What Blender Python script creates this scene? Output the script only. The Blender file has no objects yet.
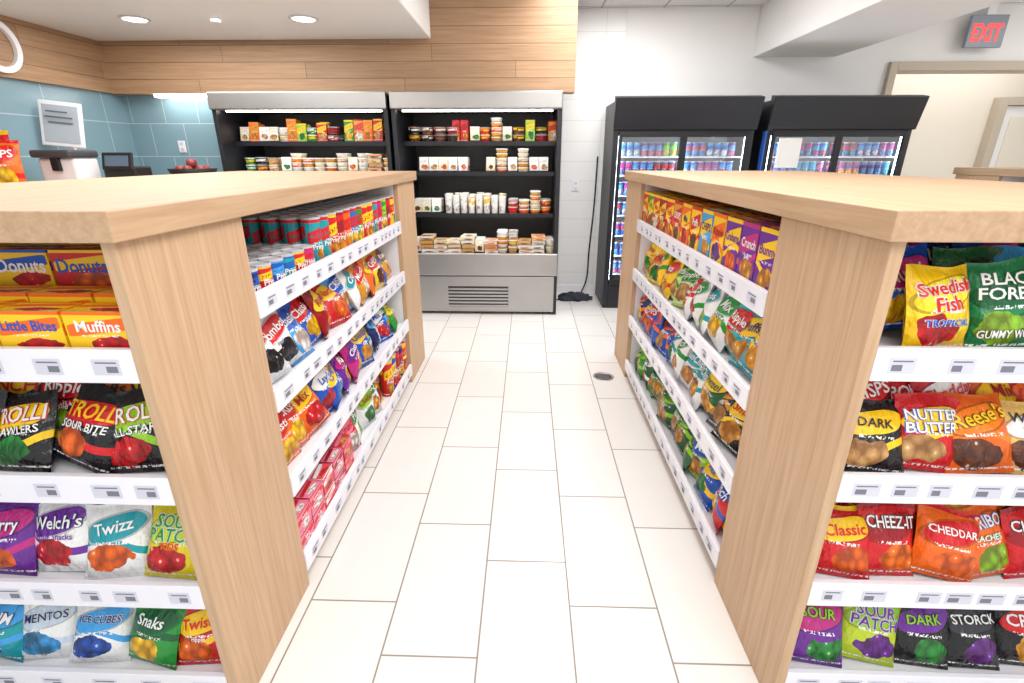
import bpy, math, random
import numpy as np
random.seed(11); np.random.seed(7)
D=bpy.data
scene=bpy.context.scene
scene.view_settings.view_transform='Standard'
def lin(c):
    c=c/255.0
    return c/12.92 if c<=0.04045 else ((c+0.055)/1.055)**2.4
def C(r,g,b,a=1.0): return (lin(r),lin(g),lin(b),a)

# ------------------------------------------------------------------ materials
def newmat(name):
    m=D.materials.new(name); m.use_nodes=True
    nt=m.node_tree; b=nt.nodes['Principled BSDF']
    return m,nt,b
def S(nt,sock,v):
    if isinstance(v,bpy.types.NodeSocket): nt.links.new(v,sock)
    else: sock.default_value=v
def M(nt,op,a,b=None,c=None,clamp=False):
    n=nt.nodes.new('ShaderNodeMath'); n.operation=op; n.use_clamp=clamp
    S(nt,n.inputs[0],a)
    if b is not None: S(nt,n.inputs[1],b)
    if c is not None: S(nt,n.inputs[2],c)
    return n.outputs[0]
def MIX(nt,f,a,b,mode='MIX'):
    n=nt.nodes.new('ShaderNodeMix'); n.data_type='RGBA'; n.blend_type=mode
    S(nt,n.inputs[0],f); S(nt,n.inputs[6],a); S(nt,n.inputs[7],b)
    return n.outputs[2]
def plain(name,col,rough=0.5,metal=0.0,emit=0,noise=0.04):
    m,nt,b=newmat(name)
    tc=nt.nodes.new('ShaderNodeTexCoord'); nz=nt.nodes.new('ShaderNodeTexNoise')
    nz.inputs['Scale'].default_value=6; nt.links.new(tc.outputs['Object'],nz.inputs['Vector'])
    dark=tuple(x*(1-noise*2) for x in col[:3])+(1,)
    nt.links.new(MIX(nt,nz.outputs[0],dark,col),b.inputs['Base Color'])
    b.inputs['Roughness'].default_value=rough; b.inputs['Metallic'].default_value=metal
    if emit:
        b.inputs['Emission Color'].default_value=col; b.inputs['Emission Strength'].default_value=emit
    return m
def wood(name,c1,c2,grain,planks=None):
    m,nt,b=newmat(name)
    g=nt.nodes.new('ShaderNodeNewGeometry')
    mp=nt.nodes.new('ShaderNodeMapping'); mp.inputs['Scale'].default_value=grain
    nt.links.new(g.outputs['Position'],mp.inputs['Vector'])
    n1=nt.nodes.new('ShaderNodeTexNoise'); n1.inputs['Scale'].default_value=1; n1.inputs['Detail'].default_value=6; n1.inputs['Roughness'].default_value=0.65
    n1.inputs['Distortion'].default_value=0.4
    nt.links.new(mp.outputs[0],n1.inputs['Vector'])
    f=M(nt,'MULTIPLY_ADD',n1.outputs[0],2.2,-0.6,clamp=True)
    col=MIX(nt,f,c2,c1)
    if planks:
        sx=nt.nodes.new('ShaderNodeSeparateXYZ'); nt.links.new(g.outputs['Position'],sx.inputs[0])
        z=M(nt,'DIVIDE',sx.outputs[2],planks)
        row=M(nt,'FLOOR',z); fr=M(nt,'SUBTRACT',z,row)
        hor=M(nt,'ADD',sx.outputs[0],sx.outputs[1])
        wv=nt.nodes.new('ShaderNodeTexWhiteNoise'); wv.noise_dimensions='1D'; nt.links.new(row,wv.inputs['W'])
        u=M(nt,'ADD',M(nt,'DIVIDE',hor,1.9),wv.outputs['Value'])
        cell=M(nt,'FLOOR',u); fu=M(nt,'SUBTRACT',u,cell)
        w2=nt.nodes.new('ShaderNodeTexWhiteNoise'); w2.noise_dimensions='2D'
        cb=nt.nodes.new('ShaderNodeCombineXYZ'); nt.links.new(row,cb.inputs[0]); nt.links.new(cell,cb.inputs[1]); nt.links.new(cb.outputs[0],w2.inputs['Vector'])
        tone=M(nt,'MULTIPLY_ADD',w2.outputs['Value'],0.2,0.8)
        cc=nt.nodes.new('ShaderNodeCombineXYZ')
        for i in range(3): nt.links.new(tone,cc.inputs[i])
        col=MIX(nt,1.0,col,cc.outputs[0],'MULTIPLY')
        j=M(nt,'MAXIMUM',M(nt,'LESS_THAN',fr,0.05),M(nt,'LESS_THAN',fu,0.003))
        col=MIX(nt,M(nt,'MULTIPLY',j,0.6),col,(0.10,0.05,0.02,1))
    nt.links.new(col,b.inputs['Base Color']); b.inputs['Roughness'].default_value=0.5
    return m
def tile(name,ax,size,off,stag,base,grout,gw,rough=0.3,var=0.06,bump=0.0):
    m,nt,b=newmat(name)
    g=nt.nodes.new('ShaderNodeNewGeometry')
    sx=nt.nodes.new('ShaderNodeSeparateXYZ'); nt.links.new(g.outputs['Position'],sx.inputs[0])
    u=M(nt,'DIVIDE',M(nt,'SUBTRACT',sx.outputs[ax[0]],off[0]),size[0])
    col=M(nt,'FLOOR',u); fu=M(nt,'SUBTRACT',u,col)
    v=M(nt,'DIVIDE',M(nt,'ADD',M(nt,'SUBTRACT',sx.outputs[ax[1]],off[1]),M(nt,'MULTIPLY',col,stag)),size[1])
    row=M(nt,'FLOOR',v); fv=M(nt,'SUBTRACT',v,row)
    du=M(nt,'MULTIPLY',M(nt,'MINIMUM',fu,M(nt,'SUBTRACT',1.0,fu)),size[0])
    dv=M(nt,'MULTIPLY',M(nt,'MINIMUM',fv,M(nt,'SUBTRACT',1.0,fv)),size[1])
    d=M(nt,'MINIMUM',du,dv)
    gm=M(nt,'LESS_THAN',d,gw/2)
    wn=nt.nodes.new('ShaderNodeTexWhiteNoise'); wn.noise_dimensions='2D'
    cb=nt.nodes.new('ShaderNodeCombineXYZ'); nt.links.new(col,cb.inputs[0]); nt.links.new(row,cb.inputs[1]); nt.links.new(cb.outputs[0],wn.inputs['Vector'])
    nz=nt.nodes.new('ShaderNodeTexNoise'); nz.inputs['Scale'].default_value=9; nz.inputs['Detail'].default_value=5; nt.links.new(g.outputs['Position'],nz.inputs['Vector'])
    k=M(nt,'ADD',M(nt,'MULTIPLY',wn.outputs['Value'],var),M(nt,'MULTIPLY',nz.outputs[0],var))
    dk=tuple(x*0.55 for x in base[:3])+(1,)
    colr=MIX(nt,k,base,dk)
    colr=MIX(nt,gm,colr,grout)
    nt.links.new(colr,b.inputs['Base Color'])
    nt.links.new(M(nt,'MULTIPLY_ADD',gm,0.4,rough),b.inputs['Roughness'])
    if bump:
        bp=nt.nodes.new('ShaderNodeBump'); bp.inputs['Strength'].default_value=bump; bp.inputs['Distance'].default_value=0.004
        nt.links.new(M(nt,'SUBTRACT',1.0,gm),bp.inputs['Height']); nt.links.new(bp.outputs[0],b.inputs['Normal'])
    return m

oak1=C(208,176,143); oak2=C(180,144,109)
wood_v=wood('oak_vertical',oak1,oak2,(55,55,2.2))
wood_y=wood('oak_lengthwise',C(202,170,138),C(176,142,108),(55,2.2,55))
wood_plank=wood('oak_planks',C(190,154,120),C(158,124,93),(2.5,2.5,70),planks=0.135)
white_wall=plain('white_paint',C(241,241,240),0.6,noise=0.01)
white_metal=plain('white_shelf_metal',C(240,240,245),0.35,noise=0.01)
acrylic=plain('price_rail_plastic',C(238,238,246),0.2,noise=0.01)
labelm=plain('price_label_paper',C(212,213,226),0.5)
inkm=plain('label_ink',C(120,122,134),0.6)
floor_m=tile('floor_tile',(0,1),(0.31,0.61),(-0.145,1.53),0.203,C(232,229,226),C(142,134,127),0.006,rough=0.2,var=0.09,bump=0.2)
teal_m=tile('teal_wall_tile',(2,1),(0.30,0.60),(0.0,0.1),0.0,C(132,164,177),C(172,192,200),0.008,rough=0.25,var=0.08,bump=0.2)
teal_b=tile('teal_back_tile',(2,0),(0.30,0.33),(0.0,0.1),0.165,C(132,164,177),C(172,192,200),0.008,rough=0.25,var=0.08,bump=0.2)
wtile_m=tile('white_wall_tile',(2,0),(0.20,0.40),(0.05,0.36),0.0,C(238,238,237),C(210,210,209),0.004,rough=0.3,var=0.02)
ceil_m=tile('ceiling_tile',(0,1),(0.60,0.60),(0.1,0.2),0.0,C(240,240,240),C(190,190,188),0.02,rough=0.8,var=0.02)
steel=plain('stainless_steel',C(182,180,178),0.36,0.9,noise=0.06)
steel_dk=plain('dark_steel',C(70,70,72),0.4,0.7)
black=plain('black_metal',C(32,33,40),0.4,noise=0.1)
blackin=plain('fridge_liner',C(46,42,40),0.5)
rubber=plain('black_plastic',C(20,20,22),0.5)
cream=plain('cream_paint',C(232,224,210),0.6,noise=0.01)
beige=plain('beige_frame',C(196,184,166),0.5)
light_m=plain('lamp_glow',(1,0.97,0.92,1),0.5,emit=14)
led_m=plain('led_glow',(1,0.96,0.9,1),0.5,emit=16)
cool_led=plain('cool_led_glow',(0.76,0.89,1,1),0.5,emit=24)

glass,nt,b=newmat('door_glass')
nt.nodes.remove(b)
tr=nt.nodes.new('ShaderNodeBsdfTransparent'); gl=nt.nodes.new('ShaderNodeBsdfGlossy'); gl.inputs['Roughness'].default_value=0.05
mx=nt.nodes.new('ShaderNodeMixShader'); mx.inputs[0].default_value=0.10
nt.links.new(tr.outputs[0],mx.inputs[1]); nt.links.new(gl.outputs[0],mx.inputs[2]); nt.links.new(mx.outputs[0],nt.nodes['Material Output'].inputs[0])

def attr(nt,name):
    n=nt.nodes.new('ShaderNodeAttribute'); n.attribute_name=name; return n
def package_mat(name,rough,bumps,lw=0.45,lh=0.16,pw=3.0):
    m,nt,b=newmat(name)
    pu=attr(nt,'puv'); ca=attr(nt,'ca'); cb=attr(nt,'cb'); cc=attr(nt,'cc')
    sp=nt.nodes.new('ShaderNodeSeparateXYZ'); nt.links.new(pu.outputs['Vector'],sp.inputs[0])
    u,v,sd=sp.outputs
    def vec(a,b_,c):
        n=nt.nodes.new('ShaderNodeCombineXYZ'); S(nt,n.inputs[0],a); S(nt,n.inputs[1],b_); S(nt,n.inputs[2],c); return n.outputs[0]
    def nz(vc,sc,det=2):
        n=nt.nodes.new('ShaderNodeTexNoise'); n.inputs['Scale'].default_value=sc; n.inputs['Detail'].default_value=det; nt.links.new(vc,n.inputs['Vector']); return n.outputs[0]
    n1=nz(vec(u,v,sd),3.0)
    uc=M(nt,'SUBTRACT',u,0.5)
    fs=M(nt,'FRACT',M(nt,'MULTIPLY',sd,0.731))
    vl=M(nt,'ADD',M(nt,'SUBTRACT',v,0.68),M(nt,'MULTIPLY',uc,-0.18))
    dl=M(nt,'ADD',M(nt,'POWER',M(nt,'ABSOLUTE',M(nt,'DIVIDE',uc,lw)),pw),M(nt,'POWER',M(nt,'ABSOLUTE',M(nt,'DIVIDE',vl,lh)),pw-1))
    logo=M(nt,'LESS_THAN',M(nt,'ADD',dl,M(nt,'MULTIPLY',n1,0.3)),1.1)
    vp=M(nt,'DIVIDE',M(nt,'SUBTRACT',v,0.27),0.2)
    ucp=M(nt,'ADD',uc,M(nt,'MULTIPLY_ADD',fs,0.3,-0.15))
    dp=M(nt,'ADD',M(nt,'POWER',M(nt,'ABSOLUTE',M(nt,'DIVIDE',ucp,0.36)),2.0),M(nt,'POWER',M(nt,'ABSOLUTE',vp),2.0))
    pic=M(nt,'LESS_THAN',M(nt,'ADD',dp,M(nt,'MULTIPLY_ADD',n1,2.6,-1.3)),0.85)
    vo=nt.nodes.new('ShaderNodeTexVoronoi'); vo.inputs['Scale'].default_value=6; nt.links.new(vec(u,v,sd),vo.inputs['Vector'])
    dk=MIX(nt,1.0,cc.outputs['Color'],(0.42,0.32,0.28,1),'MULTIPLY')
    pcol=MIX(nt,M(nt,'MULTIPLY_ADD',vo.outputs['Distance'],2.0,-0.4,clamp=True),cc.outputs['Color'],dk)
    pcol=MIX(nt,M(nt,'MULTIPLY',M(nt,'LESS_THAN',vo.outputs['Distance'],0.13),0.55),pcol,(0.95,0.9,0.8,1))
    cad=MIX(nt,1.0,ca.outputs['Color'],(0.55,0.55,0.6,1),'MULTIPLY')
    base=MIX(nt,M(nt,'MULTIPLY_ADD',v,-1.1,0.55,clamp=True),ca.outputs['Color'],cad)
    sw=M(nt,'SUBTRACT',M(nt,'ADD',v,M(nt,'MULTIPLY',M(nt,'SINE',M(nt,'MULTIPLY_ADD',u,3.5,sd)),0.12)),0.42)
    swm=M(nt,'MULTIPLY',M(nt,'LESS_THAN',M(nt,'ABSOLUTE',sw),0.05),M(nt,'GREATER_THAN',fs,0.4))
    base=MIX(nt,swm,base,cb.outputs['Color'])
    topb=M(nt,'GREATER_THAN',v,0.93)
    base=MIX(nt,M(nt,'MULTIPLY',topb,M(nt,'LESS_THAN',fs,0.5)),base,cb.outputs['Color'])
    col=MIX(nt,pic,base,pcol)
    rim=M(nt,'LESS_THAN',M(nt,'ADD',dl,M(nt,'MULTIPLY',n1,0.3)),1.4)
    col=MIX(nt,rim,col,cad)
    col=MIX(nt,logo,col,cb.outputs['Color'])
    ln=nz(vec(M(nt,'MULTIPLY',u,5.0),M(nt,'MULTIPLY',vl,3.5),sd),2.6,0.5)
    let=M(nt,'LESS_THAN',M(nt,'ABSOLUTE',M(nt,'SUBTRACT',ln,0.5)),0.05)
    inl=M(nt,'MULTIPLY',M(nt,'LESS_THAN',M(nt,'ABSOLUTE',vl),lh*.5),M(nt,'LESS_THAN',M(nt,'ABSOLUTE',uc),lw*.8))
    let=M(nt,'MULTIPLY',M(nt,'MULTIPLY',let,inl),ca.outputs['Alpha'])
    col=MIX(nt,let,col,cad)
    sn=nz(vec(M(nt,'MULTIPLY',u,34.0),M(nt,'MULTIPLY',v,26.0),sd),1.0,1)
    st=M(nt,'MULTIPLY',M(nt,'LESS_THAN',M(nt,'ABSOLUTE',M(nt,'SUBTRACT',v,0.49)),0.02),M(nt,'GREATER_THAN',sn,0.52))
    st=M(nt,'MULTIPLY',st,M(nt,'LESS_THAN',M(nt,'ABSOLUTE',uc),0.28))
    col=MIX(nt,st,col,(0.9,0.9,0.88,1))
    st2=M(nt,'MULTIPLY',M(nt,'LESS_THAN',M(nt,'ABSOLUTE',M(nt,'SUBTRACT',v,0.07)),0.014),M(nt,'GREATER_THAN',sn,0.5))
    col=MIX(nt,st2,col,(0.85,0.85,0.85,1))
    nt.links.new(col,b.inputs['Base Color']); b.inputs['Roughness'].default_value=rough
    if bumps:
        bp=nt.nodes.new('ShaderNodeBump'); bp.inputs['Strength'].default_value=bumps; bp.inputs['Distance'].default_value=0.014
        nt.links.new(nz(vec(M(nt,'MULTIPLY',u,1.6),v,sd),5.0,4),bp.inputs['Height']); nt.links.new(bp.outputs[0],b.inputs['Normal'])
    return m
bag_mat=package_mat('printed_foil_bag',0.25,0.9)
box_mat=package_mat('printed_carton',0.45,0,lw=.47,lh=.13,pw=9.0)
ink_mat,nt,b=newmat('printed_ink')
a=attr(nt,'ca'); nt.links.new(a.outputs['Color'],b.inputs['Base Color']); b.inputs['Roughness'].default_value=0.4

# ------------------------------------------------------------------ objects
def link(o,parent=None):
    scene.collection.objects.link(o)
    if parent: o.parent=parent
    return o
def empty(name):
    o=D.objects.new(name,None); return link(o)
def boxes(name,lst,mat,parent=None,bevel=0.0,seg=2):
    V=[];F=[]
    for (x0,x1,y0,y1,z0,z1) in lst:
        x0,x1=min(x0,x1),max(x0,x1); y0,y1=min(y0,y1),max(y0,y1); z0,z1=min(z0,z1),max(z0,z1)
        n=len(V)
        V+=[(x0,y0,z0),(x1,y0,z0),(x1,y1,z0),(x0,y1,z0),(x0,y0,z1),(x1,y0,z1),(x1,y1,z1),(x0,y1,z1)]
        F+=[tuple(n+i for i in f) for f in ((0,3,2,1),(4,5,6,7),(0,1,5,4),(1,2,6,5),(2,3,7,6),(3,0,4,7))]
    me=D.meshes.new(name); me.from_pydata(V,[],F); me.materials.append(mat)
    o=D.objects.new(name,me); link(o,parent)
    if bevel:
        b=o.modifiers.new('bevel','BEVEL'); b.width=bevel; b.segments=seg; b.limit_method='ANGLE'
    return o
def lathe(name,prof,loc,mat,parent=None,seg=32,rot=None):
    V=[];F=[]
    for (r,z) in prof:
        for i in range(seg):
            t=2*math.pi*i/seg; V.append((r*math.cos(t),r*math.sin(t),z))
    for k in range(len(prof)-1):
        for i in range(seg):
            j=(i+1)%seg; F.append((k*seg+i,k*seg+j,(k+1)*seg+j,(k+1)*seg+i))
    F.append(tuple(range(seg-1,-1,-1))); F.append(tuple((len(prof)-1)*seg+i for i in range(seg)))
    me=D.meshes.new(name); me.from_pydata(V,[],F); me.materials.append(mat)
    for p in me.polygons: p.use_smooth=len(p.vertices)==4
    o=D.objects.new(name,me); o.location=loc
    if rot: o.rotation_euler=rot
    return link(o,parent)

_tc={}
def textmesh(s,off):
    k=(s,off)
    if k in _tc: return _tc[k]
    cu=D.curves.new('t','FONT'); cu.body=s; cu.align_x='CENTER'; cu.size=1; cu.offset=off; cu.resolution_u=2
    o=D.objects.new('t',cu); scene.collection.objects.link(o)
    bpy.context.view_layer.update()
    ev=o.evaluated_get(bpy.context.evaluated_depsgraph_get()); me=ev.to_mesh()
    v=np.array([tuple(x.co)[:2] for x in me.vertices]); f=[tuple(p.vertices) for p in me.polygons]
    ev.to_mesh_clear(); D.objects.remove(o); D.curves.remove(cu)
    _tc[k]=(v,f); return _tc[k]

class Pack:
    def __init__(s): s.V=[];s.U=[];s.A=[];s.B=[];s.Cc=[];s.F=[];s.FM=[];s.n=0
    def add(s,V,F,U,ca,cb,cc,m):
        n=len(V); s.V.append(V); s.U.append(U)
        s.A.append(np.tile(ca,(n,1)));s.B.append(np.tile(cb,(n,1)));s.Cc.append(np.tile(cc,(n,1)))
        k=s.n; s.F+= [tuple(i+k for i in f) for f in F]; s.FM+=[m]*len(F); s.n+=n
    def build(s,name,parent=None,smooth=True):
        V=np.concatenate(s.V); me=D.meshes.new(name); me.from_pydata(V.tolist(),[],s.F)
        for m in (bag_mat,box_mat,ink_mat): me.materials.append(m)
        me.polygons.foreach_set('material_index',s.FM)
        me.polygons.foreach_set('use_smooth',[m==0 for m in s.FM])
        at=me.attributes.new('puv','FLOAT_VECTOR','POINT'); at.data.foreach_set('vector',np.concatenate(s.U).astype(np.float32).ravel())
        for nm,arr in (('ca',s.A),('cb',s.B),('cc',s.Cc)):
            at=me.attributes.new(nm,'FLOAT_COLOR','POINT'); at.data.foreach_set('color',np.concatenate(arr).astype(np.float32).ravel())
        o=D.objects.new(name,me); return link(o,parent)
def rotm(yaw,lean=0,roll=0):
    cz,sz=math.cos(yaw),math.sin(yaw); Rz=np.array([[cz,-sz,0],[sz,cz,0],[0,0,1]])
    c,s_=math.cos(-lean),math.sin(-lean); Rx=np.array([[1,0,0],[0,c,-s_],[0,s_,c]])
    c,s_=math.cos(roll),math.sin(roll); Ry=np.array([[c,0,s_],[0,1,0],[-s_,0,c]])
    return Rz@Rx@Ry
_grid={}
def grid(nu,nv):
    if (nu,nv) in _grid: return _grid[(nu,nv)]
    s,r=np.meshgrid(np.linspace(-.5,.5,nu+1),np.linspace(0,1,nv+1)); s=s.ravel(); r=r.ravel()
    W=nu+1; f=[];g=[]; n=len(s)
    for j in range(nv):
        for i in range(nu):
            a=j*W+i; f.append((a,a+1,a+W+1,a+W)); g.append((n+a,n+a+W,n+a+W+1,n+a+1))
    _grid[(nu,nv)]=(s,r,f+g); return _grid[(nu,nv)]
def bag(P,pos,w,h,t,yaw,lean,roll,cols,seed,texts=None,nu=10,nv=12):
    ph=seed*1.7
    def th(s,r):
        a=np.clip(1-np.abs(2*s)**2.6,0,1)**0.6
        q=np.clip(np.sin(np.pi*np.clip((r-0.05)/0.88,0,1)),0,1)**0.5
        wr=1+0.15*np.sin(s*17+ph+r*5)*(np.abs(r-.5)*2)+0.10*np.sin(r*13+ph*2+s*6)
        return t/2*a*q*wr*(1.15-0.3*r)
    def sur(s,r,e,sign):
        x=s*w*(1-0.06*np.sin(np.pi*r)); z=r*h+0.006*np.sin(s*5+ph)*(r>.9)
        bend=0.007*np.sin(r*3+ph)+0.006*np.sin(s*9+ph)*np.clip((r-.8)*5,0,1)
        return np.stack([x,sign*(th(s,r)+e)+bend,z],1)
    s,r,F=grid(nu,nv)
    V=np.concatenate([sur(s,r,0.0006,-1),sur(s,r,0.0006,1)])
    R=rotm(yaw,lean,roll); W=V@R.T; dz=pos[2]-W[:,2].min(); off=np.array([pos[0],pos[1],dz])
    U=np.stack([s+.5,r,np.full_like(s,seed)],1); U=np.concatenate([U,U])
    ca,cb,cc=cols[:3]
    if texts: ca=(ca[0],ca[1],ca[2],0.0)
    P.add(W+off,F,U,ca,cb,cc,0)
    if texts:
        for (st,vc,hh,col,oc,tilt) in texts:
            for (o_,e,cl) in ((0.055,0.0022,oc),(0.015,0.0036,col)):
                if cl is None: continue
                tv,tf=textmesh(st,o_)
                wd=textmesh(st,0.015)[0]; span=wd[:,0].max()-wd[:,0].min()
                sc=hh*h/0.72; sx=min(sc,0.84*w/span)
                x=(tv[:,0]-(wd[:,0].max()+wd[:,0].min())/2)*sx; z=(tv[:,1]-0.35)*sc
                c,s2=math.cos(tilt),math.sin(tilt); x,z=x*c-z*s2,x*s2+z*c
                T=sur(np.clip(x/w,-.49,.49),np.clip(vc+z/h,.02,.98),e,-1)
                P.add(T@R.T+off,tf,np.zeros((len(tv),3)),cl,cl,cl,2)
def carton(P,pos,w,d,h,yaw,cols,seed,lean=0,roll=0,mat=1,texts=None):
    R=rotm(yaw,lean,roll)
    def q(o,a,b): return np.array([o,o+a,o+a+b,o+b])
    o=np.array([-w/2,-d/2,0.]); X=np.array([w,0,0.]);Y=np.array([0,d,0.]);Z=np.array([0,0,h])
    qs=[(o,X,Z),(o+X,Y,Z),(o+X+Y,-X,Z),(o+Y,-Y,Z),(o+Z,X,Y),(o+Y,X,-Y)]
    allv=np.concatenate([q(*k) for k in qs])@R.T
    dz=pos[2]-allv[:,2].min(); allv+=np.array([pos[0],pos[1],dz])
    U=np.tile(np.array([[0,0,seed],[1,0,seed],[1,1,seed],[0,1,seed]],float),(6,1))
    F=[tuple(range(4*i,4*i+4)) for i in range(6)]
    ca,cb,cc=cols[:3]
    if texts: ca=(ca[0],ca[1],ca[2],0)
    P.add(allv,F,U,ca,cb,cc,mat)
    if texts:
        for (st,vc,hh,col,oc,tilt) in texts:
            tv,tf=textmesh(st,0.02); span=tv[:,0].max()-tv[:,0].min()
            sc=hh*h/0.72; sx=min(sc,0.84*w/span)
            T=np.stack([(tv[:,0]-(tv[:,0].max()+tv[:,0].min())/2)*sx,np.full(len(tv),-d/2-0.001),vc*h+(tv[:,1]-.35)*sc],1)
            P.add(T@R.T+np.array([pos[0],pos[1],dz]),tf,np.zeros((len(tv),3)),col,col,col,2)
def can(P,pos,r,h,yaw,cols,seed,lid=None,seg=16,taper=1.0,text=None):
    ang=np.linspace(0,np.pi,seg//2+1)
    for half in (0,1):
        t=ang+half*np.pi+np.pi+yaw
        b=np.stack([pos[0]+r*taper*np.cos(t),pos[1]+r*taper*np.sin(t),np.full_like(t,pos[2])],1)
        u=b.copy(); u[:,0]=pos[0]+r*np.cos(t); u[:,1]=pos[1]+r*np.sin(t); u[:,2]=pos[2]+h
        n=len(t); F=[(i,i+1,n+i+1,n+i) for i in range(n-1)]
        uu=ang/np.pi
        U=np.concatenate([np.stack([uu,np.zeros(n),np.full(n,seed)],1),np.stack([uu,np.ones(n),np.full(n,seed)],1)])
        P.add(np.concatenate([b,u]),F,U,*cols[:3],1)
    lc=lid or C(190,190,196)
    t=np.linspace(0,2*np.pi,seg,endpoint=False)
    rings=[(1.0,h),(1.05,h),(1.05,h+0.006),(0.96,h+0.008),(0.9,h+0.004)]
    V=np.concatenate([np.stack([pos[0]+r*a*np.cos(t),pos[1]+r*a*np.sin(t),np.full(seg,pos[2]+z)],1) for a,z in rings])
    F=[(k*seg+i,k*seg+(i+1)%seg,(k+1)*seg+(i+1)%seg,(k+1)*seg+i) for k in range(4) for i in range(seg)]+[tuple(4*seg+i for i in range(seg))]
    P.add(V,F,np.zeros((len(V),3)),lc,lc,lc,2)
    if text:
        st,col,zc,hh=text
        tv,tf=textmesh(st,.02); span=tv[:,0].max()-tv[:,0].min(); sc=hh/.72; sx=min(sc,r*2.0/span)
        th=(tv[:,0]-(tv[:,0].max()+tv[:,0].min())/2)*sx/r -math.pi/2+yaw
        T=np.stack([pos[0]+(r+.0015)*np.cos(th),pos[1]+(r+.0015)*np.sin(th),pos[2]+zc+(tv[:,1]-.35)*sc],1)
        P.add(T,tf,np.zeros((len(tv),3)),col,col,col,2)

# colours
red=C(212,22,32);dred=C(156,14,26);org=C(244,108,18);yel=C(252,204,20);gold=C(222,154,34);grn=C(36,148,56);dgrn=C(14,92,50)
lime=C(146,204,36);teal=C(22,156,168);sky=C(64,162,228);blu=C(18,84,190);navy=C(18,34,98);pur=C(108,40,150);mag=C(194,36,128)
pink=C(240,126,156);wht=C(244,244,242);blk=C(20,18,22);brn=C(112,60,28);tan=C(212,164,100);gry=C(164,166,172);crm=C(242,226,188)
def rnd(a,b): return random.uniform(a,b)
def lum(c): return .2126*c[0]+.7152*c[1]+.0722*c[2]
WORDS=['Crunch','CHIPS','Pretzel','Puffs','CRISPS','Munch','Nachos','POPS','Twists','Snax','Cheddar','RANCH','Classic','BBQ','Veggie','Mix','Ripple']
def autotext(it,tilt=None):
    ca,cb,cc=it[:3]
    wd=it[3] if len(it)>3 and isinstance(it[3],str) else random.choice(WORDS)
    col = wht if lum(cb)<.3 else (ca if lum(ca)<.25 else (navy if random.random()<.5 else dred))
    if lum(cb)>=.3 and lum(ca)<.25 and ca==blk and random.random()<.4: col=red
    tl=rnd(.02,.2) if tilt is None else tilt
    t=[(wd,.68,.15,col,None,tl)]
    if random.random()<.6: t.append((random.choice(WORDS).lower(),.46,.07,wht if lum(ca)<.4 else navy,None,0))
    return t

# ------------------------------------------------------------------ room
boxes('floor',[(-4.2,9,-3,9,-0.1,0)],floor_m)
boxes('ceiling',[(-4.2,9,-1.5,9,2.85,2.95)],ceil_m)
boxes('ceiling_soffit',[(-3.9,-0.865,-1.5,4.995,2.47,2.849)],white_wall,bevel=0.01)
boxes('wall_left',[(-4.1,-3.9,-1.5,5.7,0,2.85)],teal_m)
boxes('trim_left_header',[(-3.9,-3.86,-1.4,5.0,2.05,2.469)],wood_plank)
hdr=boxes('trim_back_header',[(-3.9,0.416,5.0,5.16,2.045,2.849)],wood_plank)
boxes('under_header_light',[(-3.5,-3.0,5.04,5.10,2.02,2.0445)],led_m,hdr)
boxes('wall_back_tiled',[(-3.9,-2.87,5.17,5.3,0,2.849)],teal_b)
boxes('wall_back',[(-2.86,0.95,5.65,5.8,0,2.849)],wtile_m)
boxes('wall_back_painted',[(0.951,3.55,5.65,5.8,0,2.849),(3.55,6.9,5.65,5.8,2.36,2.849),(6.9,9,5.65,5.8,0,2.849)],white_wall)
boxes('ceiling_beam',[(2.22,3.02,-1.5,5.649,2.42,2.849)],white_wall,bevel=0.006)
boxes('wall_hall_back',[(3.3,9,7.2,7.3,0,2.849)],cream)
boxes('wall_hall_left',[(3.2,3.3,5.81,7.3,0,2.849)],cream)
boxes('trim_doorway',[(3.55,3.62,5.6,5.84,0,2.37),(6.83,6.9,5.6,5.84,0,2.37),(3.621,6.829,5.6,5.84,2.29,2.37)],beige,bevel=0.004)
e=empty('door_hall')
boxes('door_leaf',[(6.06,6.96,7.12,7.19,0.01,2.1)],white_wall,e,bevel=0.004)
boxes('door_panels',[(6.16,6.86,7.105,7.1195,1.15,1.98),(6.16,6.86,7.105,7.1195,.15,1.0)],cream,e,bevel=0.006)
boxes('door_lever',[(6.1,6.22,7.06,7.075,1.02,1.04),(6.1,6.12,7.0755,7.1195,1.02,1.04)],steel,e)
boxes('trim_hall_door',[(5.95,6.055,7.08,7.199,0,2.2),(6.965,7.07,7.08,7.199,0,2.2),(6.0555,6.9645,7.08,7.199,2.105,2.2)],beige,bevel=0.004)
boxes('baseboard_hall',[(3.31,5.945,7.18,7.199,0,.12)],beige)
boxes('baseboard_back',[(0.31,0.78,5.635,5.649,0,0.1)],white_metal)

for i,(x,y) in enumerate([(-2.96,4.24),(-1.69,4.27),(-2.96,2.6),(-1.69,2.6)]):
    e=empty('downlight'); 
    lathe('rim',[(0.10,0),(0.105,-0.004),(0.085,-0.01),(0.08,-0.002)],(x,y,2.468),white_metal,e)
    lathe('lens',[(0.078,0),(0.075,-0.004)],(x,y,2.465),light_m,e)
lathe('ceiling_sensor',[(0.03,0),(0.035,-0.02),(0.02,-0.03)],(-2.35,4.25,2.469),white_metal)

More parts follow.
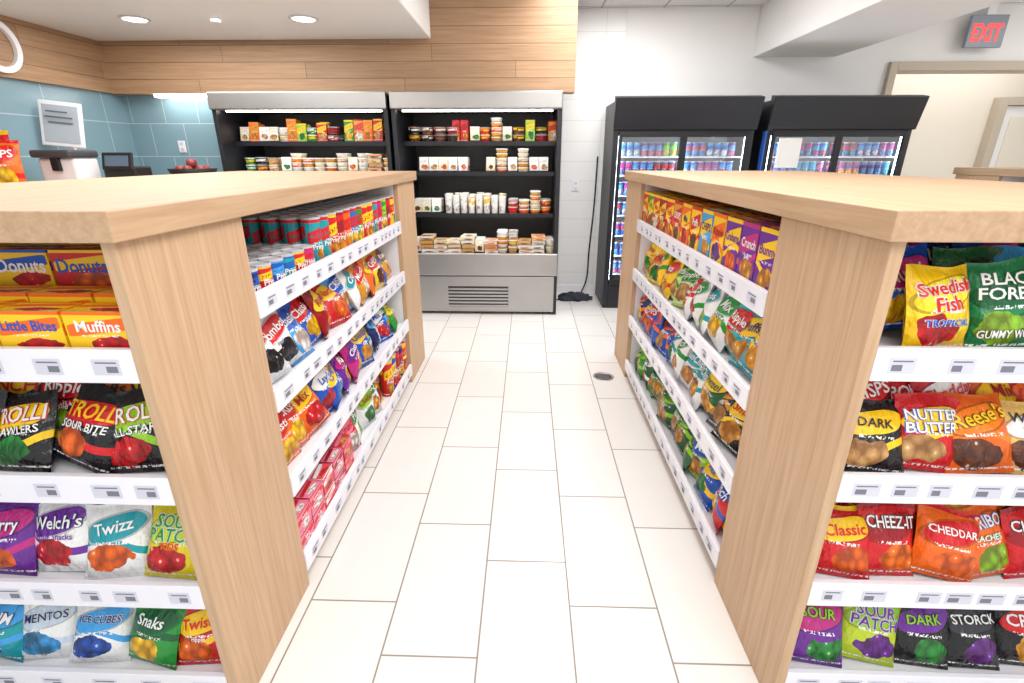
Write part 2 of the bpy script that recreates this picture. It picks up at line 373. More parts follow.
def ring(name,R,r,loc,rot,mat):
    V=[];F=[];n=48
    for i in range(n):
        t=2*math.pi*i/n
        for (rr,z) in ((R,0),(R,0.03),(r,0.03),(r,0)): V.append((rr*math.cos(t),rr*math.sin(t),z))
    for i in range(n):
        j=(i+1)%n
        for k in range(4): F.append((4*i+k,4*j+k,4*j+(k+1)%4,4*i+(k+1)%4))
    me=D.meshes.new(name); me.from_pydata(V,[],F); me.materials.append(mat); o=D.objects.new(name,me); o.location=loc; o.rotation_euler=rot; return link(o)
ring('ring_letter_sign',0.18,0.14,(-3.858,3.98,2.255),(0,math.pi/2,0),white_metal)

# ------------------------------------------------------------------ gondolas
LV=[1.12,0.80,0.47,0.14]
TOP=1.345
def gondola(xf,dx,y0,y1,W=1.2,shelves=True):
    e=empty('display_gondola')
    X=lambda o: xf+dx*o
    boxes('countertop',[(X(-0.02),X(W+0.02),y0-0.02,y1+0.02,TOP,TOP+0.06)],wood_y,e,bevel=0.003)
    P=0.455
    pan=[(X(0),X(0.028),y0,y0+P,0,TOP),(X(0),X(0.028),y1-P,y1,0,TOP),(X(W-0.028),X(W),y0,y1,0,TOP)]
    boxes('side_panels',pan,wood_v,e,bevel=0.002)
    core=[(X(0.0285),X(W-0.0285),y0+P-0.02,y0+P,0,TOP-0.001),(X(0.0285),X(W-0.0285),y1-P,y1-P+0.02,0,TOP-0.001),(X(0.5),X(0.52),y0+P,y1-P,0,TOP-0.001)]
    boxes('core_panels',core,white_metal,e)
    sh=[];rl=[];lb=[];ik=[]
    for z in LV:
        sh.append((X(0.016),X(0.5),y0+P+0.001,y1-P-0.001,z-0.05,z-0.03))
        rl.append((X(-0.004),X(0.014),y0+P+0.001,y1-P-0.001,z-0.078,z))
        a=y0+P+0.05
        while a<y1-P-0.1:
            l=rnd(.05,.07); lb.append((X(-0.0055),X(-0.004),a,a+l,z-0.058,z-0.022))
            ik.append((X(-0.0062),X(-0.0055),a+.006,a+l*.55,z-0.052,z-0.038)); ik.append((X(-0.0062),X(-0.0055),a+.006,a+l-.008,z-0.031,z-0.027))
            a+=l+rnd(.02,.10)
        for (ya,s) in ((y0,1),(y1,-1)):
            sh.append((X(0.0285),X(W-0.0285),ya+s*0.018,ya+s*(P-0.02),z-0.05,z-0.03))
            rl.append((X(0.0285),X(W-0.0285),ya+s*0.0,ya+s*0.016,z-0.078,z))
        a=0.06
        while a<W-0.1:
            l=rnd(.05,.07); lb.append((X(a),X(a+l),y0-0.0012,y0,z-0.058,z-0.022))
            ik.append((X(a+.006),X(a+l*.5),y0-0.0019,y0-.0012,z-0.052,z-0.038)); ik.append((X(a+.006),X(a+l-.008),y0-0.0019,y0-.0012,z-0.031,z-0.028))
            a+=l+rnd(.01,.10)
    boxes('shelves',sh,white_metal,e); boxes('price_rails',rl,acrylic,e,bevel=0.002); boxes('price_labels',lb,labelm,e); boxes('price_print',ik,inkm,e)
    boxes('plinth',[(X(0.03),X(0.05),y0+P,y1-P,0,0.062),(X(0.03),X(W-0.03),y0+0.03,y0+0.05,0,0.062)],wood_v,e)
    return e
LX,LY0,LY1=-0.80,0.94,3.62
RX,RY0,RY1=0.718,1.0,3.76
gondola(LX,-1,LY0,LY1); gondola(RX,1,RY0,RY1); gondola(4.0,1,3.6,5.0,W=1.0)

seedc=[0]
def sd(): seedc[0]+=1; return seedc[0]*1.37
def aisle(P,side,z,items,pitch,kind,w=0.17,h=0.23,t=0.07,layers=3,lean=0.2,step=0.10,a0=None,a1=None,first=0.06,stack=1,rise=0.02):
    if side=='L': y0=LY0+0.47;y1=LY1-0.47; xf=LX; dx=-1; yaw=math.pi/2
    else: y0=RY0+0.47;y1=RY1-0.47; xf=RX; dx=1; yaw=-math.pi/2
    if a0 is not None: y1=min(y0+a1,y1); y0=y0+a0
    n=max(1,int((y1-y0)/pitch)); 
    for L in reversed(range(layers)):
        for i in range(n):
            y=y0+(i+.5)*(y1-y0)/n
            it=items[min(len(items)-1,int(i/n*len(items)))]
            o=first+L*step
            zz=z-0.03
            if kind=='bag':
                yy=min(max(y+rnd(-.012,.012),y0+w*.55),y1-w*.55)
                bag(P,(xf+dx*(o+rnd(-.01,.01)),yy,zz+rise*L),w*rnd(.92,1.04),h*rnd(.93,1.04)*(.9 if L==0 else 1),t,yaw+rnd(-.4,.4),lean+rnd(-.12,.16),rnd(-.22,.22),it,sd(),texts=autotext(it) if L<2 else None)
            elif kind=='box':
                for q in range(stack):
                    carton(P,(xf+dx*(o+0.0),y,zz+q*(h+.001)),w,t,h,yaw+rnd(-.03,.03),it,sd(),texts=autotext(it,0) if L<1 else None)
            elif kind=='can':
                cl=wht if lum(it[0])<.35 else dred
                can(P,(xf+dx*o,y,zz),w/2,h,yaw+rnd(-.35,.35),it,sd(),lid=it[3] if len(it)>3 else None,text=('Pringles',cl,h*.42,.02) if L<2 else None)
# left aisle
P=Pack()
aisle(P,'L',LV[0],[(navy,blu,red),(red,yel,gold),(blu,sky,yel),(teal,blu,grn),(red,yel,org),(mag,red,gold)],0.083,'can',w=0.074,h=0.085,layers=5,step=0.079,first=0.055,a0=0,a1=0.5)
aisle(P,'L',LV[0],[(teal,red,gold),(red,yel,gold),(red,dred,gold),(org,red,yel),(C(30,110,190),red,yel),(grn,red,yel),(red,yel,gold),(teal,red,gold),(mag,red,yel),(grn,lime,yel),(red,dred,yel),(yel,red,grn)],0.083,'can',w=0.074,h=0.18,layers=5,step=0.079,first=0.055,a0=0.51,a1=1.77)
P.build('chip_canisters')
P=Pack()
aisle(P,'L',LV[1],[(wht,red,blk,'Combos'),(sky,blu,wht),(blu,red,yel),(dred,yel,org),(red,yel,org),(sky,blu,tan),(wht,teal,tan),(gold,red,wht),(org,yel,brn),(yel,red,brn),(blu,sky,tan),(gold,brn,tan)],0.13,'bag',w=0.19,h=0.255,t=0.085,layers=4,step=0.09,lean=0.38,first=0.06)
aisle(P,'L',LV[2],[(org,red,yel),(org,yel,red),(blu,wht,red,"Lay's"),(blu,yel,sky),(pur,mag,yel),(mag,pur,yel),(blu,yel,gold),(teal,yel,wht),(navy,sky,wht),(blu,wht,red),(sky,navy,gold),(grn,yel,gold)],0.13,'bag',w=0.19,h=0.26,t=0.085,layers=4,step=0.09,lean=0.38,first=0.06)
aisle(P,'L',LV[3],[(red,pink,wht),(wht,grn,lime),(wht,lime,grn),(wht,grn,gold),(yel,org,red)],0.13,'bag',w=0.165,h=0.25,t=0.07,layers=4,step=0.09,lean=0.3,first=0.06,a0=0.6,a1=1.28)
aisle(P,'L',LV[3],[(red,pink,wht),(dred,pink,wht),(red,org,gold),(org,red,yel)],0.13,'bag',w=0.165,h=0.26,t=0.07,layers=3,step=0.09,lean=0.2,first=0.2,a0=0,a1=0.6)
P.build('snack_bags')
P=Pack()
aisle(P,'L',LV[3],[(pink,red,wht),(C(226,70,80),wht,red),(pink,dred,wht),(red,pink,gold)],0.115,'box',w=0.108,h=0.085,t=0.06,layers=2,step=0.066,first=0.045,a0=0,a1=0.59,stack=2)
P.build('snack_cartons')
P=Pack()
aisle(P,'L',LV[3],[(red,yel,gold),(blu,yel,red),(red,dred,gold),(navy,red,yel),(yel,red,org)],0.085,'can',w=0.078,h=0.23,layers=4,step=0.085,first=0.055,a0=1.3,a1=1.77)
P.build('snack_canisters')
# right aisle
P=Pack()
aisle(P,'R',LV[0],[(pur,yel,gold,'Bunny'),(pur,mag,gold),(pur,yel,org,'Grahams'),(yel,org,pur),(sky,yel,gold),(yel,red,brn),(org,yel,red),(gold,red,brn),(red,yel,gold),(dred,yel,gold),(red,yel,wht),(grn,yel,red),(red,yel,gold)],0.135,'box',w=0.131,h=0.205,t=0.05,layers=4,step=0.056,first=0.045)
P.build('cookie_boxes')
P=Pack()
aisle(P,'R',LV[1],[(teal,yel,gold),(C(60,180,172),red,gold),(wht,grn,yel),(wht,teal,lime),(wht,grn,red),(wht,red,gold),(C(200,225,120),grn,tan),(yel,red,gold),(yel,grn,org),(yel,org,grn),(yel,red,gold),(gold,yel,grn)],0.13,'bag',w=0.19,h=0.26,t=0.09,layers=4,step=0.09,lean=0.38,first=0.06)
aisle(P,'R',LV[2],[(blk,yel,gold,'Smart'),(blk,gold,tan),(dgrn,yel,gold),(wht,teal,gold,'SunChips'),(wht,grn,gold),(wht,teal,grn),(blu,org,yel,'Chex'),(blu,org,tan),(blu,red,org),(blu,yel,org),(navy,org,yel)],0.13,'bag',w=0.19,h=0.26,t=0.09,layers=4,step=0.09,lean=0.35,first=0.06)
aisle(P,'R',LV[3],[(red,blu,yel),(blu,yel,grn),(lime,blu,gold),(dgrn,lime,gold),(blk,grn,tan),(dgrn,lime,tan),(dgrn,gold,tan),(grn,dgrn,gold),(dgrn,wht,gold),(grn,lime,yel),(dgrn,lime,tan)],0.13,'bag',w=0.185,h=0.26,t=0.085,layers=4,step=0.09,lean=0.33,first=0.06)
P.build('snack_bags')

# endcaps
def endcap(P,xf,dx,y0,z,items,h=0.215,w=0.175,t=0.065,pitch=0.165,layers=4,lean=0.28,start=0.125,step=0.08,back=None,fs=.88):
    n=len(items)
    for L in reversed(range(layers)):
        bp=pitch*.86 if L else pitch
        for i in range(9):
            it=items[i%n] if (L==0 or not back) else back[(i+L*2)%len(back)]
            cols=it[:3]; tx=it[3] if len(it)>3 else None
            if L>0 or tx is None: tx=autotext(it[:3])
            st=start if L==0 else .125
            off=st+i*bp+(0 if L==0 else rnd(-.0,.03))
            if off>1.08: continue
            x=xf+dx*off
            rl=it[4] if (len(it)>4 and L==0) else rnd(-.16,.16)
            if off<.16: rl=max(-.06,min(.06,rl))
            ff=fs if L==0 else 1.0
            bag(P,(x,y0+0.055+L*step+rnd(-.006,.006),z-0.03+(0.026*L)),w*(.95 if L==0 else 1.0),h*ff*rnd(.96,1.03),t,rnd(-.18,.18),lean+(.06 if L==0 else 0)+rnd(-.05,.1),rl,cols,sd(),texts=tx,nu=14,nv=18)
K=blk
P=Pack()
trol=lambda c,c2,s2:[('TROLLI',.72,.19,c,red,.14),(s2,.52,.1,wht,K,.14)]
endcap(P,LX,-1,LY0,LV[1],[
 (blk,lime,red,trol(wht,lime,'ALL STAR'),-.2),(blk,red,org,trol(yel,red,'SOUR BITE'),.3),(blk,yel,grn,trol(wht,red,'CRAWLERS')),(blk,org,lime,trol(yel,red,'EGGS'))],lean=0.38,h=0.225,w=.18,pitch=.15,start=.14,
 back=[(blk,org,yel),(blk,red,lime),(blk,yel,red)])
endcap(P,LX,-1,LY0,LV[2],[
 (C(232,212,30),C(205,220,50),red,[('SOUR',.76,.15,grn,wht,0),('PATCH',.6,.15,grn,wht,0),('KIDS',.47,.09,red,yel,0)]),
 (wht,teal,org,[('Twizz',.7,.15,wht,None,.15)]),
 (wht,pur,red,[("Welch's",.68,.16,wht,navy,.05),('Fruit Snacks',.5,.08,pur,None,0)]),
 (pur,mag,org,[('Berry',.68,.15,wht,navy,.05)]),
 (teal,sky,mag)],back=[(red,yel,org),(pur,mag,pink),(teal,sky,red),(wht,red,pur),(sky,teal,wht)],lean=0.33,h=.225,w=.18,start=.13,pitch=.155,fs=.93)
endcap(P,LX,-1,LY0,LV[3],[
 (red,yel,org),(grn,dgrn,yel,[('Snaks',.7,.14,wht,None,0)]),(wht,sky,blu,[('ICE CUBES',.7,.1,navy,wht,.0)]),(wht,C(200,215,230),sky,[('MENTOS',.68,.12,navy,wht,.1)]),(teal,sky,blu,[('GUM',.68,.15,wht,navy,0)])],
 back=[(teal,blu,grn),(grn,yel,red),(sky,wht,blu)],lean=0.33,pitch=.155)
# right
endcap(P,RX,1,RY0,LV[0],[
 (yel,C(244,222,50),red,[('Swedish',.76,.15,red,wht,.08),('Fish',.58,.16,red,wht,.08),('TROPICAL',.36,.08,blu,wht,0)],-.04),
 (C(24,126,76),dgrn,lime,[('BLACK',.8,.13,wht,dgrn,0),('FOREST',.64,.13,wht,dgrn,0),('GUMMY WORMS',.2,.09,wht,brn,0)]),
 (pink,blu,yel),(sky,blu,lime,[('Sour',.7,.12,wht,blu,0)])],h=0.195,w=.155,back=[(sky,blu,pink),(mag,navy,pink),(blu,mag,yel),(dgrn,blk,lime)],lean=0.18,start=0.185,pitch=0.152,fs=1.0)
endcap(P,RX,1,RY0,LV[1],[
 (blk,yel,tan,[('DARK',.68,.12,K,None,.0)],.05),
 (red,yel,tan,[('NUTTER',.74,.14,wht,blu,.1),('BUTTER',.57,.14,wht,blu,.1)]),
 (org,C(250,130,20),brn,[("Reese's",.72,.18,yel,brn,.2)],-.1),
 (C(232,190,104),wht,brn,[("Werther's",.76,.13,K,None,0),('Original',.63,.1,K,None,0)]),
 (red,yel,org)],back=[(org,yel,brn),(red,org,yel),(dred,red,yel),(org,red,gold),(red,wht,gold)],lean=0.36,start=0.125,pitch=.132,w=.165)
endcap(P,RX,1,RY0,LV[2],[
 (red,yel,org,None,.2),
 (red,dred,C(250,120,10),[('CHEEZ-IT',.76,.16,wht,K,.0)],.05),
 (org,red,org,[('CHEDDAR',.7,.1,wht,None,.0)]),
 (C(240,104,26),org,lime,[('HARIBO',.78,.15,wht,blu,0),('PEACHES',.58,.08,wht,grn,0)],-.12),
 (red,dred,org,[('CHEEZ-IT',.76,.15,wht,K,0)])],back=[(red,org,gold),(org,yel,red),(dred,gold,org),(red,yel,org)],pitch=0.13,lean=0.35,h=.22,w=.165)
endcap(P,RX,1,RY0,LV[3],[
 (pur,mag,grn,[('SOUR',.74,.13,lime,K,.0)]),
 (C(190,212,40),lime,pur,[('SOUR',.76,.15,pur,wht,.0),('PATCH',.6,.15,pur,wht,.0)]),
 (blk,pur,grn,[('DARK',.7,.12,lime,K,.1)]),
 (blk,C(50,50,60),pur,[('STORCK',.7,.12,wht,K,.1)]),
 (blk,red,gold)],back=[(blk,grn,wht),(dgrn,blk,lime),(pur,blk,wht)],lean=0.35,h=.225,pitch=.15,fs=.92)
P.build('candy_bags')
P=Pack()
for i in range(7):
    x=LX-0.105-i*0.152
    carton(P,(x,LY0+0.06,LV[0]-0.03),0.145,0.07,0.105,rnd(-.04,.04),(yel,org,red),sd(),texts=[('Little Bites',.7,.22,blu,None,0)] if i%2 else [('Muffins',.7,.24,wht,None,0)])
    carton(P,(x,LY0+0.15,LV[0]-0.03),0.145,0.07,0.12,rnd(-.04,.04),(yel,org,red),sd())
    for k in (0,1):
        carton(P,(x-.02 if i else x,LY0+0.25,LV[0]-0.03+k*.10),0.145,0.07,0.1,rnd(-.04,.04),((org,yel,blu),(red,yel,org),(yel,blu,red))[i%3],sd(),texts=[('Donuts',.62,.34,blu if i%3<2 else wht,None,0)])
        carton(P,(x,LY0+0.34,LV[0]-0.03+k*.10),0.145,0.07,0.1,0,(red,yel,org),sd())
P.build('snack_cake_boxes')

# ------------------------------------------------------------------ open fridges
def openfridge(x0,x1):
    e=empty('open_refrigerator'); yf=4.80;yb=5.62
    boxes('side_walls',[(x0,x0+0.04,yf,yb,0.0,2.01),(x1-0.04,x1,yf,yb,0.0,2.01)],black,e,bevel=0.004)
    boxes('liner',[(x0+.041,x1-.041,yb-.06,yb,0.1,1.99),(x0+.041,x1-.041,yf+.12,yb-.061,1.91,1.99)],blackin,e)
    boxes('canopy',[(x0+0.0,x1-0.0,yf-0.04,yf+0.12,1.89,2.035)],steel,e,bevel=0.012)
    boxes('canopy_light',[(x0+.08,x1-.08,yf+.09,yf+.11,1.88,1.8895)],led_m,e)
    boxes('deck',[(x0+.041,x1-.041,yf+.02,yb-.061,0.48,0.6)],blackin,e,bevel=0.004)
    boxes('bumper',[(x0+.0,x1-.0,yf-.03,yf-.001,0.40,0.62)],steel,e,bevel=0.01)
    boxes('kick_panel',[(x0+.03,x1-.03,yf-.012,yf-.001,0.03,0.39)],steel,e,bevel=0.004)
    cx=(x0+x1)/2-.02
    boxes('grille_recess',[(cx-.3,cx+.3,yf-.015,yf-.0125,0.08,0.29)],steel_dk,e)
    boxes('grille_slats',[(cx-.3,cx+.3,yf-.024,yf-.0155,0.085+i*.034,0.085+i*.034+.018) for i in range(6)],steel,e)
    sh=[1.63,1.36,0.97]
    boxes('shelves',[(x0+.045,x1-.045,yf+.22,yb-.065,z-.02,z) for i,z in enumerate(sh)],steel_dk,e)
    boxes('shelf_rails',[(x0+.045,x1-.045,yf+.205,yf+.2195,z-.035,z+.004) for z in sh],black,e)
    boxes('shelf_lights',[(x0+.1,x1-.1,yf+.23,yf+.245,z-.031,z-.021) for z in sh]+[],led_m,e)
def tub(P,x,y,z,r,h,c,lid=wht): can(P,(x,y,z),r,h,rnd(0,6),(c,random.choice([wht,c,yel]),c),sd(),lid=lid,seg=12,taper=.82)
def foodrow(P,x0,x1,z,kind,y=5.08):
    x=x0
    while x<x1-.05:
        k=random.choice(kind) if isinstance(kind,list) else kind
        if k=='tub':
            r=.048; c=random.choice([crm,tan,org,wht,gold,grn,red]); m=random.choice([2,2,3])
            for q in range(m):
                for yy in (0,.11,.22): tub(P,x+r,y+yy,z+q*.065,r,.055,c,random.choice([crm,gry,wht,wht]))
            x+=.102
        elif k=='dark':
            for q in range(2):
                for yy in (0,.13): tub(P,x+.06,y+yy,z+q*.07,.057,.055,random.choice([blk,brn,dred,C(60,40,34)]),random.choice([blk,gry,brn]))
            x+=.122
        elif k=='stack':
            for q in range(random.choice([3,4,5])):
                for yy in (0,.12): tub(P,x+.055,y+yy,z+q*.042,.052,.034,random.choice([tan,crm,org,wht,gold,crm]),wht)
            x+=.112
        elif k=='cup':
            for yy in (0,.08,.16): tub(P,x+.038,y+yy,z,.036,rnd(.15,.18),wht,wht)
            x+=.076
        elif k=='sand':
            for yy in (0,.08,.16): carton(P,(x+.045,y+yy,z),.088,.06,.125,rnd(-.25,.25),(random.choice([crm,wht,wht]),wht,random.choice([tan,brn,org,grn])),sd(),lean=.2)
            x+=.094
        elif k=='flat':
            for q in range(random.choice([3,4])):
                carton(P,(x+.065,y+.06,z+q*.042),.13,.2,.036,rnd(-.1,.1),(random.choice([crm,tan,wht]),random.choice([wht,tan,gold,org]),random.choice([brn,tan,gold])),sd())
            x+=.135
        elif k=='red':
            for yy in (0,.08): carton(P,(x+.04,y+yy,z),.07,.05,.19,0,(red,dred,gold),sd())
            x+=.078
        elif k=='col':
            c=random.choice([(yel,org,grn),(grn,yel,yel),(gold,red,wht),(red,yel,tan),(org,gold,gold),(lime,yel,grn)])
            for yy in (0,.08): carton(P,(x+.045,y+yy,z),.088,.05,rnd(.15,.2),rnd(-.15,.15),c,sd(),lean=.1)
            x+=.093
openfridge(-2.84,-1.25); openfridge(-1.22,0.30)
P=Pack()
foodrow(P,-1.14,-.72,1.63,'dark'); foodrow(P,-.72,-.55,1.63,'red'); foodrow(P,-.55,.24,1.63,['dark','stack','tub','col','sand'])
foodrow(P,-1.05,-.6,1.36,'sand'); foodrow(P,-.40,.24,1.36,['sand','sand','stack'])
foodrow(P,-1.14,-.84,.97,'sand');foodrow(P,-.82,-.22,.97,'cup'); foodrow(P,-.19,.24,.97,['stack','tub'])
foodrow(P,-1.15,-.3,.60,['flat','sand','flat'],y=4.95); foodrow(P,-.3,.24,.60,['tub','flat','stack'],y=4.95)
foodrow(P,-2.76,-2.3,1.63,['col','tub','sand']); foodrow(P,-2.3,-1.75,1.63,['col','dark','tub']); foodrow(P,-1.75,-1.34,1.63,'col')
foodrow(P,-2.76,-2.4,1.36,['dark','tub']); foodrow(P,-2.4,-1.34,1.36,['stack','stack','flat','sand'])
foodrow(P,-2.76,-1.36,.97,['stack','tub','cup']); foodrow(P,-2.74,-1.4,.60,['flat','tub','sand'],y=4.95)
P.build('packaged_meals')

# ------------------------------------------------------------------ glass door coolers
PC=Pack()
def cooler(x0,x1):
    e=empty('glass_door_cooler'); yf=5.05;yb=5.64
    boxes('cabinet',[(x0,x0+.05,yf,yb,0,1.98),(x1-.05,x1,yf,yb,0,1.98),(x0+.051,x1-.051,yb-.04,yb,0.0,1.98),(x0+.051,x1-.051,yf,yb-.041,0,.25),(x0+.051,x1-.051,yf,yb-.041,1.70,1.98)],black,e,bevel=0.006)
    V=[(x0-.01,yf-.03,1.73),(x1+.01,yf-.03,1.73),(x1+.01,yf-.10,2.0),(x0-.01,yf-.10,2.0),(x0-.01,yf-.0005,1.73),(x1+.01,yf-.0005,1.73),(x1+.01,yf-.0005,2.02),(x0-.01,yf-.0005,2.02)]
    me=D.meshes.new('header'); me.from_pydata(V,[],[(0,1,2,3),(1,5,6,2),(4,0,3,7),(3,2,6,7),(5,4,7,6),(0,4,5,1)]); me.materials.append(black)
    o=link(D.objects.new('header',me),e); bv=o.modifiers.new('b','BEVEL'); bv.width=.008; bv.segments=2
    boxes('liner',[(x0+.051,x1-.051,yb-.06,yb-.042,.26,1.69)],white_metal,e)
    n=2; w=(x1-x0-.1)/n
    fr=[];gls=[];hd=[]
    for i in range(n):
        a=x0+.05+i*w; b_=a+w
        fr+= [(a,a+.03,yf-.035,yf-.001,.26,1.71),(b_-.03,b_,yf-.035,yf-.001,.26,1.71),(a+.03,b_-.03,yf-.035,yf-.001,.26,.32),(a+.03,b_-.03,yf-.035,yf-.001,1.67,1.71)]
        gls.append((a+.031,b_-.031,yf-.022,yf-.016,.321,1.669))
        hx=b_-.045 if i==0 else a+.02
        hd.append((hx,hx+.02,yf-.065,yf-.045,.8,1.25)); 
        hd+= [(hx,hx+.02,yf-.045,yf-.0351,.82,.84),(hx,hx+.02,yf-.045,yf-.0351,1.21,1.23)]
    boxes('door_frames',fr,rubber,e,bevel=.003); boxes('door_glass',gls,glass,e); boxes('handles',hd,steel,e,bevel=.003)
    lv=[1.50,1.33,1.14,.95,.75,.55,.36]
    boxes('shelves',[(x0+.06,x1-.06,yf+.04,yb-.07,z-.012,z) for z in lv],white_metal,e)
    boxes('led_strips',[(x0+.055,x0+.07,yf+.01,yf+.03,.3,1.68),(x1-.07,x1-.055,yf+.01,yf+.03,.3,1.68),((x0+x1)/2-.008,(x0+x1)/2+.008,yf+.01,yf+.03,.3,1.68)],cool_led,e)
    pals=[[(blu,sky,red),(navy,red,sky),(blu,sky,wht),(pur,mag,sky)],[(pur,pink,mag),(red,blu,yel),(blu,navy,sky),(teal,sky,sky)],[(grn,lime,yel),(blu,red,sky),(sky,blu,wht),(pur,sky,pink)]]
    for z in lv:
        pal=random.choice(pals); x=x0+.11; gi=random.random()*3
        while x<x1-.09:
            if abs(x-(x0+x1)/2)>.045:
                c=pal[int(gi+(x-x0)/.2)%len(pal)]
                for yy in (.09,.17): can(PC,(x,yf+yy,z),.032,.118,0,c,sd(),seg=12)
            x+=.069
    return e
cooler(.80,2.10); c2=cooler(2.21,3.53)
boxes('side_trim',[(2.198,2.2095,5.03,5.10,.3,1.72)],plain('blue_trim',C(46,96,190),.4),c2)
PC.build('drink_cans')
boxes('notice_paper',[(2.32,2.53,5.009,5.0145,1.40,1.66)],plain('paper',C(236,236,232),.6))

cu=D.curves.new('power_cord','CURVE'); cu.dimensions='3D'; cu.bevel_depth=.008
sp=cu.splines.new('BEZIER'); pts=[(.74,5.62,1.5),(.73,5.62,1.0),(.70,5.615,.5),(.68,5.60,.15),(.62,5.55,.02)]
sp.bezier_points.add(len(pts)-1)
for p,c in zip(sp.bezier_points,pts): p.co=c; p.handle_left_type=p.handle_right_type='AUTO'
cu.materials.append(rubber); link(D.objects.new('power_cord',cu))
import bmesh
bm=bmesh.new(); bmesh.ops.create_icosphere(bm,subdivisions=4,radius=1)
for v in bm.verts:
    k=1+.18*math.sin(v.co.x*9+v.co.y*7)+.12*math.sin(v.co.y*15+v.co.z*8)
    v.co.x*=.17*k; v.co.y*=.09*k; v.co.z=max(0,v.co.z)*.07*k+.001
me=D.meshes.new('floor_rag'); bm.to_mesh(me); bm.free(); me.materials.append(plain('rag_cloth',C(52,56,66),.9))
for p in me.polygons:p.use_smooth=True
o=link(D.objects.new('floor_rag',me)); o.location=(.54,5.38,0)
for (x,y,z) in ((.52,5.64,1.20),(-3.42,5.16,1.59)):
    e=empty('wall_outlet'); boxes('plate',[(x-.035,x+.035,y,y+.009,z-.055,z+.055)],white_metal,e,bevel=.003)
    boxes('sockets',[(x-.015,x+.015,y-.002,y-.0001,z+.012,z+.04),(x-.015,x+.015,y-.002,y-.0001,z-.04,z-.012)],labelm,e)

e=empty('floor_drain')
lathe('drain_ring',[(.075,0.0005),(.075,.003),(.06,.003),(.058,.0005)],(.565,3.3,0),steel,e)
lathe('drain_grate',[(.056,.0006),(.056,.0012)],(.565,3.3,0),steel_dk,e)
boxes('drain_bars',[(.565-.045,.565+.045,3.3-.045+i*.02,3.3-.037+i*.02,.0013,.003) for i in range(5)],steel,e)

e=empty('exit_sign')
sx0=4.14; dz=-.05
boxes('housing',[(sx0,sx0+.34,5.52,5.56,2.52+dz,2.79+dz)],plain('sign_face',C(140,152,164),.3),e,bevel=.006)
boxes('mount',[(sx0+.13,sx0+.21,5.525,5.555,2.79+dz,2.8495)],white_metal,e)
tv,tf=textmesh('EXIT',.04)
me=D.meshes.new('letters'); sp_=tv[:,0].max()-tv[:,0].min()
me.from_pydata([(sx0+.17+(x-(tv[:,0].max()+tv[:,0].min())/2)*.28/sp_,5.5185,2.575+dz+y*.20) for x,y in tv],[],tf)
me.materials.append(plain('exit_red',C(245,80,80),.5,emit=.8)); link(D.objects.new('letters',me),e)

# ------------------------------------------------------------------ service counter (left)
e=empty('service_counter')
boxes('counter_body',[(-3.85,-3.05,3.1,4.70,0,1.23)],white_metal,e); boxes('counter_top',[(-3.86,-2.72,3.08,4.72,1.231,1.27)],wood_y,e,bevel=.004)
boxes('counter_leg_panel',[(-2.80,-2.74,3.2,4.6,0,1.23)],white_metal,e)
Z0=1.27
e=empty('menu_display'); 
def tilted(name,w,h,t,loc,rot,mat,par,bevel=.004):
    o=boxes(name,[(-w/2,w/2,-t/2,t/2,-h/2,h/2)],mat,par,bevel); o.location=loc; o.rotation_euler=rot; return o
rt=(-.15,0.10,0.35)
px,py,pz=-3.72,4.2,1.74
tilted('frame',.28,.34,.02,(px,py,pz),rt,white_metal,e,.008)
tilted('screen',.23,.28,.004,(px+.004,py-.012,pz+.001),rt,plain('screen',C(180,190,200),.2),e,.001)
for k,(dz_,wd) in enumerate([(.09,.14),(.05,.18),(.01,.16),(-.03,.18),(-.07,.1)]):
    tilted('screen_line_%d'%k,wd,.012,.002,(px+.006,py-.0155-dz_*.15,pz+dz_),rt,plain('screen_text_%d'%k,C(100,112,124),.4),e,0)
boxes('stand',[(px-.02,px+.02,py+.02,py+.05,Z0+.012,1.72)],white_metal,e); boxes('foot',[(px-.1,px+.1,py-.05,py+.13,Z0+.001,Z0+.013)],white_metal,e,bevel=.004)
e=empty('card_terminal')
boxes('body',[(-3.26,-3.00,3.92,4.1,Z0+.001,1.43)],rubber,e,bevel=.015)
tilted('screen',.22,.13,.02,(-3.13,3.93,1.465),(-.3,0,.1),rubber,e,.006); tilted('display',.17,.08,.004,(-3.13,3.918,1.468),(-.3,0,.1),plain('terminal_display',C(90,110,130),.15),e,.001)
e=empty('coffee_machine')
boxes('body',[(-3.60,-3.32,3.76,3.98,Z0+.001,1.49)],white_metal,e,bevel=.02); boxes('hood',[(-3.61,-3.31,3.72,3.99,1.491,1.545)],plain('grey_plastic',C(70,72,76),.4),e,bevel=.015)
boxes('spout',[(-3.48,-3.42,3.73,3.759,1.40,1.49)],rubber,e,bevel=.006)
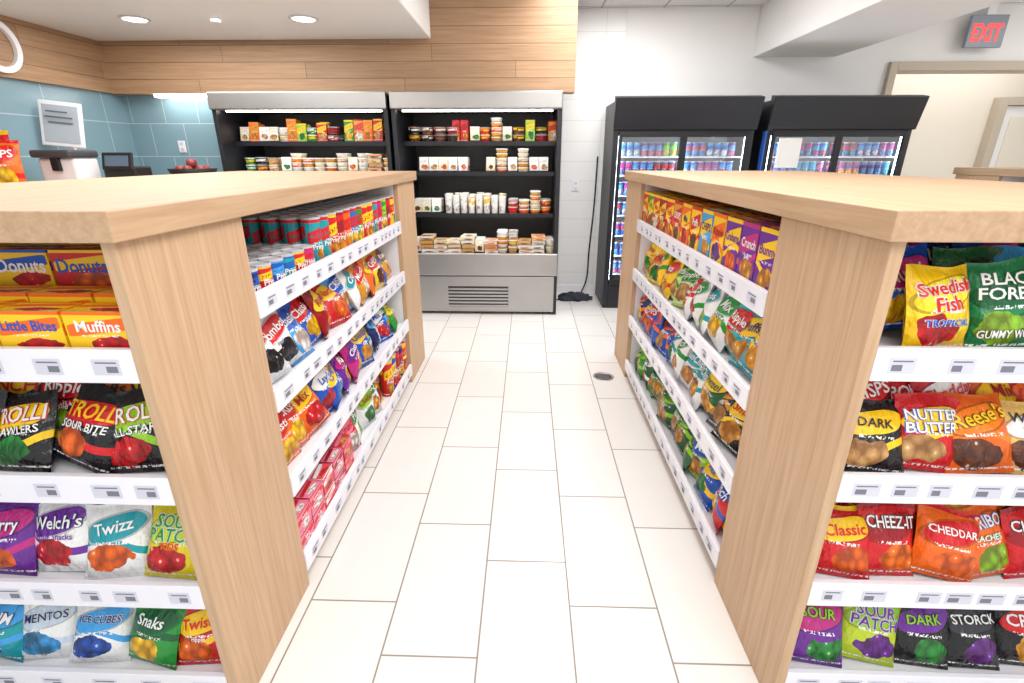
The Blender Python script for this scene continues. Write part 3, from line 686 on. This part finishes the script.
P=Pack(); bag(P,(-3.54,3.42,Z0+.001),.24,.34,.1,.3,.15,0,(org,red,yel),sd(),nu=14,nv=18,texts=[('CHIPS',.7,.15,wht,None,.1)]); bag(P,(-3.70,3.52,Z0+.001),.24,.40,.1,.2,.15,0,(red,yel,org),sd(),nu=14,nv=18)
P.build('party_size_chip_bags')
e=empty('fruit_bowl'); bx,by=-2.93,4.5
lathe('bowl',[(.07,0),(.09,.005),(.17,.08),(.19,.13),(.18,.13),(.15,.08),(.05,.02)],(bx,by,Z0+.001),rubber,e)
ap=plain('apple_skin',C(150,60,56),.3,noise=.2)
for i,(dx,dy,dz_) in enumerate([(-.09,-.03,.1),(0,-.07,.1),(.09,-.02,.1),(-.03,.07,.1),(.07,.07,.1),(0,0,.155)]):
    lathe('apple_%d'%i,[(.006,-.03),(.025,-.036),(.038,-.02),(.042,.0),(.040,.016),(.03,.032),(.015,.036),(.004,.028)],(bx+dx,by+dy,Z0+dz_+.02),ap,e,seg=20)

# ------------------------------------------------------------------ light
w=D.worlds.new('World'); scene.world=w; w.use_nodes=True
w.node_tree.nodes['Background'].inputs[0].default_value=(.98,.99,1,1); w.node_tree.nodes['Background'].inputs[1].default_value=1.12
def area(x,y,z,sx,sy,p,rot=(0,0,0),col=(1,.988,.975)):
    l=D.lights.new('ceiling_panel_light','AREA'); l.shape='RECTANGLE'; l.size=sx; l.size_y=sy; l.energy=p; l.color=col
    o=D.objects.new('ceiling_panel_light',l); o.location=(x,y,z); o.rotation_euler=rot; link(o)
area(.7,2.0,2.84,1.2,2.4,56); area(.7,4.4,2.84,1.2,1.0,46); area(.5,-.6,2.84,1.8,1.6,58)
area(-2.2,2.2,2.46,1.8,2.4,42); area(-2.6,4.2,2.46,1.6,.8,25); area(5.2,3.0,2.84,1.6,3,68); area(5.2,6.5,2.84,2,1,20)

# ------------------------------------------------------------------ camera
cam=D.cameras.new('camera'); cam.sensor_width=36; cam.lens=495/1024*36; cam.clip_start=.02
o=D.objects.new('camera',cam); o.location=(0,0,1.5); o.rotation_euler=(math.radians(90-20.5),0,math.radians(1.72)); link(o)
scene.camera=o
